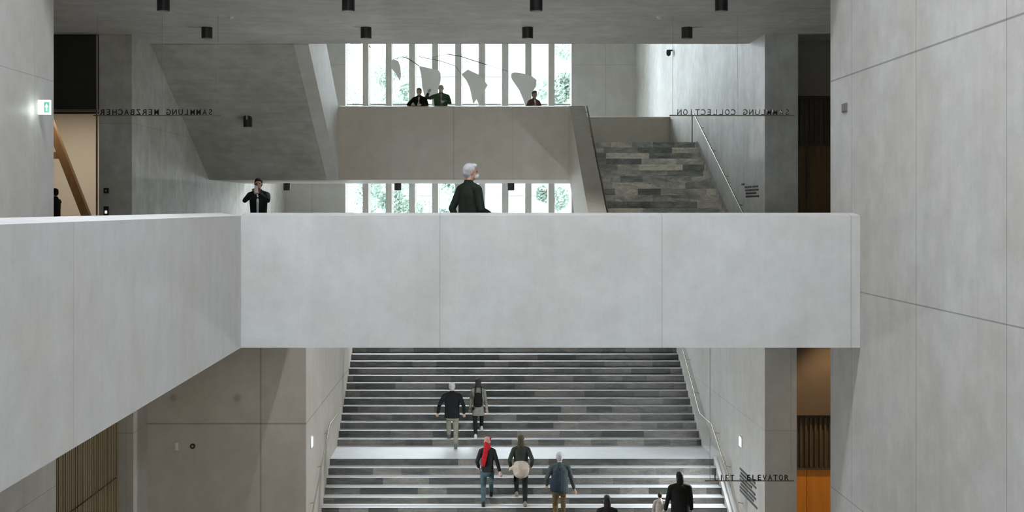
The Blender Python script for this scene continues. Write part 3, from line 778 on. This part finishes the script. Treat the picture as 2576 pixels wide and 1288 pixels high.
def person(label, loc, rz, hgt, feet, hands, skin=(.42, .26, .18), hair=(.03, .025, .02), hairlen=0, top=(.02,.02,.02), coat=.80, trousers=(.02,.02,.022),
           shoes=(.02,.02,.02), lean=.0, turn=0, mask=None, shirt=None, hood=False, build=1.0, bald=False, cuff=.93, legs=True, extra=None, elbows=(None, None), nod=0.0):
    S = hgt/1.75
    e = empty('person', loc, label, 'person', None, rz); e.scale = (S, S, S)
    zmin = min(f[2] for f in feet)
    pz = .93 + min(0, zmin*.5) if legs else .93
    hipc = Vector((0, (feet[0][1] + feet[1][1])/2*.6, .93 + (zmin*.35)))
    hipc = Vector((0, hipc.y, .92 + .25*(feet[0][2] + feet[1][2])))
    # keep both legs reachable
    for f in feet:
        for _ in range(20):
            if (Vector((f[0], f[1], f[2] + .08)) - hipc).length > .86: hipc.z -= .01
    def T(v):   # torso point from upright coordinates (z measured from the hips)
        z = v[2]; return Vector((v[0], v[1] + lean*z, z)) + hipc
    sh = [T((-.165*build, 0, .475)), T((.165*build, 0, .475))]
    neck = T((0, -.005, .56)); head = T((0, .03 + .03*nod, .700 - .02*nod))
    # --- skin body, one continuous surface
    b = MB()
    X = Vector((1, 0, 0))
    loft(b, [T((0,0,-.04)), T((0,0,.10)), T((0,.01,.25)), T((0,.01,.40)), T((0,0,.49)), T((0,0,.54))],
         [(.130*build,.09),(.125*build,.09),(.135*build,.095),(.15*build,.10),(.115*build,.075),(.055,.055)])
    loft(b, [neck - Vector((0,0,.08)), neck + Vector((0,.01,.03)), head - Vector((0,.01,.05))], [.058,.052,.055])
    knees = []
    for i, sx in enumerate((-1, 1)):
        hp = hipc + Vector((sx*.09, 0, -.02)); ank = Vector((feet[i][0], feet[i][1], feet[i][2] + .085))
        kn, an = ik(hp, ank, .44, .425, (sx*.05, 1, 0)); knees.append((hp, kn, an))
        loft(b, [hp, hp.lerp(kn, .5), kn, kn.lerp(an, .35), an], [.082,.068,.052,.052,.035])
        loft(b, [an + Vector((0,-.03,-.05)), an + Vector((0,.08,-.055)), an + Vector((0,.15,-.062))], [(.036,.028),(.042,.024),(.036,.016)])
    arms = []
    for i, sx in enumerate((-1, 1)):
        hint = elbows[i] if elbows[i] else (sx*.5, -1, -.2)
        hd = Vector(hands[i]) + Vector((0, hipc.y, hipc.z - .92)) if len(hands[i]) == 3 else Vector(hands[i][:3])
        el, wr = ik(sh[i], hd, .30, .265, hint); arms.append((sh[i], el, wr))
        loft(b, [sh[i] + (el - sh[i])*.14 - Vector((sx*.012, 0, .0)), sh[i].lerp(el, .5), el, el.lerp(wr, .3), wr], [.043,.041,.035,.034,.024])
        # hand: palm, four fingers of different lengths, thumb from its side
        fd = (wr - el).normalized(); side = fd.cross(Vector((0, 1, 0)))
        if side.length < .3: side = fd.cross(Vector((0, 0, 1)))
        side.normalize()
        pn = fd.cross(side).normalized(); wide = pn.cross(fd).normalized()
        if abs(wide.x) > .75: pass
        inward = Vector((-sx, 0, 0)); curl = pn if pn.dot(Vector((0, 1, 0)) + inward) > 0 else -pn
        pc = wr + fd*.05
        loft(b, [wr, wr + fd*.03, pc + fd*.03], [(.024,.018),(.036,.015),(.040,.013)], wide)
        for q, fl_ in enumerate((.068, .078, .072, .055)):
            o0 = pc + fd*.028 + wide*(-.03 + q*.0205)
            p1 = o0 + fd*fl_*.45 + curl*.008; p2 = p1 + fd*fl_*.3 + curl*fl_*.25; p3 = p2 + fd*fl_*.12 + curl*fl_*.25
            loft(b, [o0, p1, p2, p3], [.0092,.0088,.008,.0068], wide, seg=8)
        t0 = wr + fd*.02 - wide*.03; t1 = t0 + fd*.03 - wide*.024 + curl*.008; t2 = t1 + fd*.032 - wide*.004 + curl*.01
        loft(b, [t0, t1, t2], [.012,.010,.008], wide, seg=8)
    # head with jaw, nose, ears, lips, brow (faces local +Y, then turned)
    hb = MB(); c0 = Vector((0, 0, 0))
    ell(hb, (0, -.012, .035), .077, .094, .088); ell(hb, (0, .022, -.035), .058, .068, .072)
    ell(hb, (0, .045, -.078), .030, .032, .024)
    loft(hb, [(0, .082, .022), (0, .098, -.002), (0, .104, -.014)], [.008, .011, .014], X, 8)
    for sx in (-1, 1): ell(hb, (sx*.080, -.008, -.002), .010, .020, .031, 10, 8); ell(hb, (sx*.034, .070, .030), .022, .014, .008, 10, 8)
    ell(hb, (0, .082, -.045), .024, .012, .007, 10, 8); ell(hb, (0, .080, -.055), .021, .012, .007, 10, 8)
    Rm = Matrix.Rotation(turn, 3, 'Z') @ Matrix.Rotation(-.25*nod, 3, 'X')
    def HT(v): return Rm @ Vector(v) + head
    b.add([HT(v) for v in hb.v], hb.f, True)
    msk = mat('skin', skin, .55); body = blend('body', b, msk, e, voxel=.0075, smooth=3)
    # eyes
    ey = MB()
    for sx in (-1, 1): ell(ey, HT((sx*.031, .080, .012)), .009, .007, .006, 10, 8)
    ey.build('eyes', mat('eyes', (.02, .015, .012), .2), e)
    # hair
    if hair:
        h = MB(); ell(h, HT((0, -.022, .048)), .086, .098, .088)
        ell(h, HT((0, -.05, .005)), .080, .070, .085)
        if not bald:
            ell(h, HT((0, .035, .095)), .066, .055, .035)
        if hairlen > 0: loft(h, [HT((0,-.06,.02)), HT((0,-.075,-.06)), HT((0,-.07,-.06-hairlen))], [(.080,.06),(.088,.055),(.100 if hairlen > .15 else .07,.045)])
        # cut away the face
        blend('hair', h, cloth('hair', hair, .7, .35), e, voxel=.01, smooth=2)
    if mask:
        k = MB(); ell(k, HT((0, .052, -.052)), .052, .060, .042); ell(k, HT((0, .072, -.035)), .036, .046, .028)
        for sx in (-1, 1): loft(k, [HT((sx*.045,.06,-.03)), HT((sx*.075,.02,-.01)), HT((sx*.084,-.012,.012))], [.004,.004,.004], X, 6)
        blend('face_mask', k, cloth('mask_fabric', mask, .8, .05), e, voxel=.006, smooth=2)
    # jacket
    j = MB(); hem = coat - .92
    hw = .175*build if coat > .7 else .19*build
    loft(j, [T((0, 0, hem)), T((0, .0, (hem)*.5 + .02)), T((0,.005,.12)), T((0,.01,.26)), T((0,.01,.40)), T((0,-.003,.485)), T((0,-.005,.545))],
         [(hw,.128),(.172*build,.125),(.162*build,.118),(.170*build,.122),(.180*build,.124),(.145*build,.098),(.080,.074)], cap=False, seg=22)
    for i in range(2):
        s0, el, wr = arms[i]; end = el.lerp(wr, cuff)
        ell(j, s0 + Vector((0, 0, -.02)), .062, .068, .062)
        loft(j, [s0, s0.lerp(el, .5), el, el.lerp(end, .5), end], [.066,.060,.052,.048,.041], cap=False)
    for sx in (-1, 1): loft(j, [T((sx*.03, -.008, .53)), T((sx*.165*build, -.002, .478))], [.058,.060])
    loft(j, [T((0,-.012,.53)), T((0,-.008,.60))], [(.074,.072),(.062,.062)], cap=False)
    blend('jacket', j, cloth('jacket_cloth', top), e, voxel=.010, smooth=3)
    if shirt:
        k = MB(); loft(k, [T((0,.096,hem + .03)), T((0,.100,.1)), T((0,.110,.26)), T((0,.108,.38)), T((0,.066,.52))], [(.030,.034),(.030,.034),(.034,.034),(.042,.03),(.034,.03)])
        blend('shirt', k, cloth('shirt_cloth', shirt, .8, .05), e, voxel=.008, smooth=2)
    if legs:
        t = MB(); loft(t, [T((0,0,-.09)), T((0,0,.0)), T((0,0,.08))], [(.155*build,.112),(.162*build,.118),(.150*build,.11)], seg=20)
        for hp, kn, an in knees:
            loft(t, [hp, hp.lerp(kn, .5), kn, kn.lerp(an, .5), an + Vector((0,0,.0))], [.098,.084,.068,.063,.054], cap=False)
        blend('trousers', t, cloth('trouser_cloth', trousers), e, voxel=.010, smooth=3)
        for hp, kn, an in knees:
            k = MB(); loft(k, [an + Vector((0,-.045,-.045)), an + Vector((0,.03,-.045)), an + Vector((0,.10,-.055)), an + Vector((0,.165,-.06))], [(.042,.040),(.046,.040),(.050,.030),(.040,.024)])
            loft(k, [an + Vector((0,-.02,-.03)), an + Vector((0,-.01,.02))], [.045,.044])
            k.box(an.x-.042, an.x+.042, an.y-.075, an.y+.185, an.z-.085, an.z-.065)
            blend('shoe', k, cloth('shoe_leather', shoes, .5, .05), e, voxel=.008, smooth=2)
    if extra: extra(e, T, arms, HT, hipc)
    return e, T, arms, HT

STAND = [(-.10, 0, 0), (.10, .04, 0)]
def pd(x, d): return (x - VX)*d/F
LOC = lambda x, d, z: (pd(x, d), d, z)
# man walking along the bridge, facing right, grey hair
person('grey-haired person in a long dark coat and face mask walking on the bridge', LOC(1176, 17.2, 0), math.radians(-52), 1.79, [(-.10, -.18, 0), (.09, .22, 0)],
       [(-.22, .02, .88), (.20, .26, 1.02)], skin=(.50, .28, .20), hair=(.52, .53, .54), top=(.018, .022, .017), coat=.5, mask=(.7, .72, .72), turn=math.radians(-24), lean=.03, build=1.12, elbows=((-.6, -1, 0), (.5, -1, -.3)), bald=False)
# man taking a picture on the left
pos = LOC(651, 26.0, 0)
e_, T_, arms_, HT_ = person('dark-haired person in a black jacket and white shirt raising a phone at the left', pos, math.radians(180), 1.77, STAND,
       [(-.035, .25, 1.43), (.035, .25, 1.43)], skin=(.30, .17, .11), hair=(.012, .010, .008), top=(.006, .008, .007), shirt=(.55, .60, .60), mask=None, turn=.05, build=1.1, coat=.72, elbows=((-1, -.1, -.7), (1, -.1, -.7)))
ph = empty('phone', (pos[0] + .0, pos[1] - .32, 1.50), 'pale phone held up by the person in the black jacket', 'phone')
B(-.038, .038, -.005, .005, -.05, .10).build('casing', mat('phone_back', (.45, .47, .45), .3), ph, bevel=.003)
B(.012, .030, .005, .009, .07, .09).build('camera_bump', M_black, ph)
B(-.034, .034, .005, .006, -.045, .095).build('screen', mat('phone_screen', (.02, .02, .025), .1), ph)
# on the balcony
person('short-haired person in a black jacket leaning on the balcony parapet', LOC(1056, 37.95, BZ), math.radians(172), 1.70, [(-.10, .05, 0), (.10, 0, 0)], [(-.10, .42, 1.18), (.18, .40, 1.17)],
       skin=(.55, .42, .33), hair=(.14, .10, .05), top=(.014, .015, .010), shirt=(.5, .48, .42), lean=.10, nod=.5, mask=(.6, .58, .52), build=1.05, elbows=((-1, -.5, -.3), (1, -.5, -.3)))
person('bald person in a green jacket leaning on the balcony parapet', LOC(1109, 37.95, BZ), math.radians(186), 1.80, [(-.10, .05, 0), (.10, 0, 0)], [(-.05, .40, 1.20), (.38, .10, 1.50)],
       skin=(.52, .40, .34), hair=None, top=(.055, .10, .055), shirt=(.30, .28, .24), lean=.08, build=1.22, mask=(.55, .56, .55), elbows=((-1, -.5, -.3), (1, -.4, -.8)))
person('small figure in a reddish-brown top at the right end of the balcony', LOC(1341, 39.6, BZ), math.radians(200), 1.76, STAND, [(-.15, .35, 1.15), (.15, .3, 1.2)],
       skin=(.35, .25, .18), hair=(.08, .06, .04), top=(.12, .06, .045), shirt=(.7, .7, .7), build=.9, lean=.12)
# figure at the gallery entrance, half hidden by the near wall
person('dark-coated person half hidden behind the near left wall', LOC(140, 30.2, 0), math.radians(80), 1.62, STAND, [(-.15, .25, .9), (.15, .3, .95)], skin=(.2, .13, .09), hair=(.02, .015, .01), top=(.012, .010, .008), trousers=(.35, .36, .36), build=1.2)

# on the grand staircase: tread k below the landing (k>0) or above it (k<0)
def tread_y(k, f=.5):
    return YL0 - TRD*(k - 1) - TRD*(1 - f) if k > 0 else YL1 + TRD*(-k - 1) + TRD*f
def climber(label, x, k, hgt, up=2, left_up=True, xoff=.0, f=.45, **kw):
    """feet on tread k and on the tread `up` steps higher; walking away from the viewer"""
    S = hgt/1.75
    z = ZL - RIS*k if k > 0 else ZL + RIS*(-k)
    y = tread_y(k, f) if k != 0 else f
    d = y; kw.setdefault('lean', .10)
    fy = up*TRD/S; fz = up*RIS/S
    fl = [(-.10, fy, fz), (.10, 0, 0)] if left_up else [(-.10, 0, 0), (.10, fy, fz)]
    kw.setdefault('hands', [(-.24, .16, .86), (.24, -.04, .82)])
    return person(label, LOC(x, d, z), 0, hgt, fl, kw.pop('hands'), **kw)
kk = 35.25
person('white-haired person in a black jacket and khaki trousers leaving the landing', LOC(1137, kk, ZL), 0, 1.90, [(-.09, (YL1 + .2 - kk)/1.086, RIS/1.086), (.10, -.05, 0)], [(-.38, .02, .92), (.32, .06, .90)],
       skin=(.45, .30, .22), hair=(.48, .48, .48), top=(.009, .010, .012), trousers=(.22, .22, .17), shoes=(.10, .11, .12), build=1.2, lean=.05, turn=-.1, bald=True)
def pack(e, T, arms, HT, hipc):
    pass
pe = person('person in a light grey coat with dark trousers beside the white-haired one', LOC(1203, YL1 + .17, ZL + RIS), 0, 1.72, [(-.08, 0, 0), (.10, TRD/.983, RIS/.983)], [(-.24, .04, .84), (.26, .06, .82)],
       skin=(.4, .28, .2), hair=(.03, .026, .02), hairlen=.05, top=(.22, .22, .19), coat=.66, trousers=(.012, .012, .013), shoes=(.6, .6, .6), lean=.05)
bpk = empty('backpack', (pd(1203, 35.6), YL1 + .17, ZL + RIS + 1.0), 'small black backpack on the back of the light grey coat', 'backpack')
T_ = pe[1]; q = T_((0, 0, .25)) * (1.72/1.75); hb_ = q.y
mb = MB(); loft(mb, [(0, hb_ - .17, -.03), (0, hb_ - .19, .12), (0, hb_ - .17, .30)], [(.13,.055),(.14,.065),(.11,.05)])
blend('bag_body', mb, cloth('backpack_fabric', (.008, .008, .008)), bpk, voxel=.01)
for sx in (-1, 1): MB().tube([(sx*.10, hb_ - .14, .26), (sx*.09, hb_ - .135, .40), (sx*.085, hb_ - .02, .50), (sx*.09, hb_ + .10, .44)], .018, 8).build('shoulder_strap', bpy.data.materials['backpack_fabric'], bpk)
def scarf(e, T, arms, HT, hipc):
    m = cloth('red_scarf', (.30, .008, .012))
    k = MB(); loft(k, [T((-.02,-.01,.50)), T((0,-.02,.58)), HT((0,-.05,-.02))], [(.10,.09),(.095,.085),(.07,.06)])
    loft(k, [HT((-.02,-.09,.0)), T((-.05,-.12,.44)), T((-.09,-.15,.28)), T((-.11,-.15,.12))], [(.055,.03),(.065,.03),(.07,.025),(.05,.02)])
    loft(k, [HT((.04,-.06,.02)), HT((.08,-.04,.09)), HT((.10,-.03,.12))], [.03,.025,.015])
    blend('scarf', k, m, e, voxel=.01)
climber('person with a red scarf, black top and blue-grey trousers climbing the stair', 1226, 5, 1.80, up=1, left_up=False, skin=(.55, .38, .32), hair=(.34, .17, .15), top=(.010, .011, .012), coat=.86, trousers=(.045, .075, .085), shoes=(.01,.01,.01), lean=.06,
        hands=[(-.22, .10, .95), (.33, .0, .84)], extra=scarf, build=.95)
def waist(e, T, arms, HT, hipc):
    k = MB(); loft(k, [T((0,-.01,-.10)), T((0,-.01,.0)), T((0,-.01,.12))], [(.20,.15),(.215,.16),(.185,.14)], seg=22)
    loft(k, [T((-.19,-.05,.04)), T((-.27,-.03,.0)), T((-.29,0,-.05))], [.05,.04,.02])
    blend('tied_jumper', k, cloth('beige_jumper', (.36, .31, .25)), e, voxel=.012)
climber('long-haired person with a beige jumper around the waist climbing the stair', 1311, 5, 1.84, up=1, left_up=True, skin=(.45, .3, .22), hair=(.045, .035, .018), hairlen=.22, top=(.022, .024, .020), coat=.86, trousers=(.008, .008, .009), shoes=(.16, .14, .11), lean=.10,
        hands=[(-.26, .12, .95), (.26, .12, .95)], extra=waist, build=1.05)
def satchel(e, T, arms, HT, hipc):
    k = MB(); loft(k, [T((-.10,-.16,-.02)), T((-.09,-.18,.18)), T((-.05,-.16,.38))], [(.15,.06),(.16,.07),(.12,.05)])
    loft(k, [T((-.06,-.13,.42)), T((-.02,-.06,.54)), T((.0,.05,.53))], [.03,.025,.02])
    blend('shoulder_bag', k, cloth('navy_bag', (.02, .03, .045)), e, voxel=.012)
climber('person in a blue-grey jacket and brown trousers in the middle of the stair', 1409, 7, 1.90, up=1, left_up=False, skin=(.5, .32, .24), hair=(.36, .36, .40), top=(.045, .060, .065), coat=.80, trousers=(.085, .055, .022), shoes=(.05,.04,.03), lean=.10,
        hands=[(-.30, .10, .95), (.36, .10, .84)], extra=satchel, build=1.2)
climber('dark-haired person at the picture bottom, middle of the stair', 1529, 11, 1.86, up=1, skin=(.3, .2, .15), hair=(.02, .018, .014), hairlen=.12, top=(.012, .011, .010), lean=.05, build=1.1)
climber('small child in a pale top near the lower right of the stair', 1662, 8, 1.14, up=1, skin=(.5, .35, .28), hair=(.035, .028, .022), top=(.42, .38, .34), trousers=(.2, .18, .16), lean=.05,
        hands=[(-.26, .15, .88), (.25, .0, .98)], build=1.15)
climber('person in a long black coat at the lower right of the stair', 1713, 9, 1.92, up=1, skin=(.25, .17, .12), hair=(.012, .010, .009), hairlen=.12, top=(.008, .008, .007), coat=.45, trousers=(.01,.01,.01), lean=.06, build=1.3,
        hands=[(-.34, .05, .84), (.28, .1, .84)])
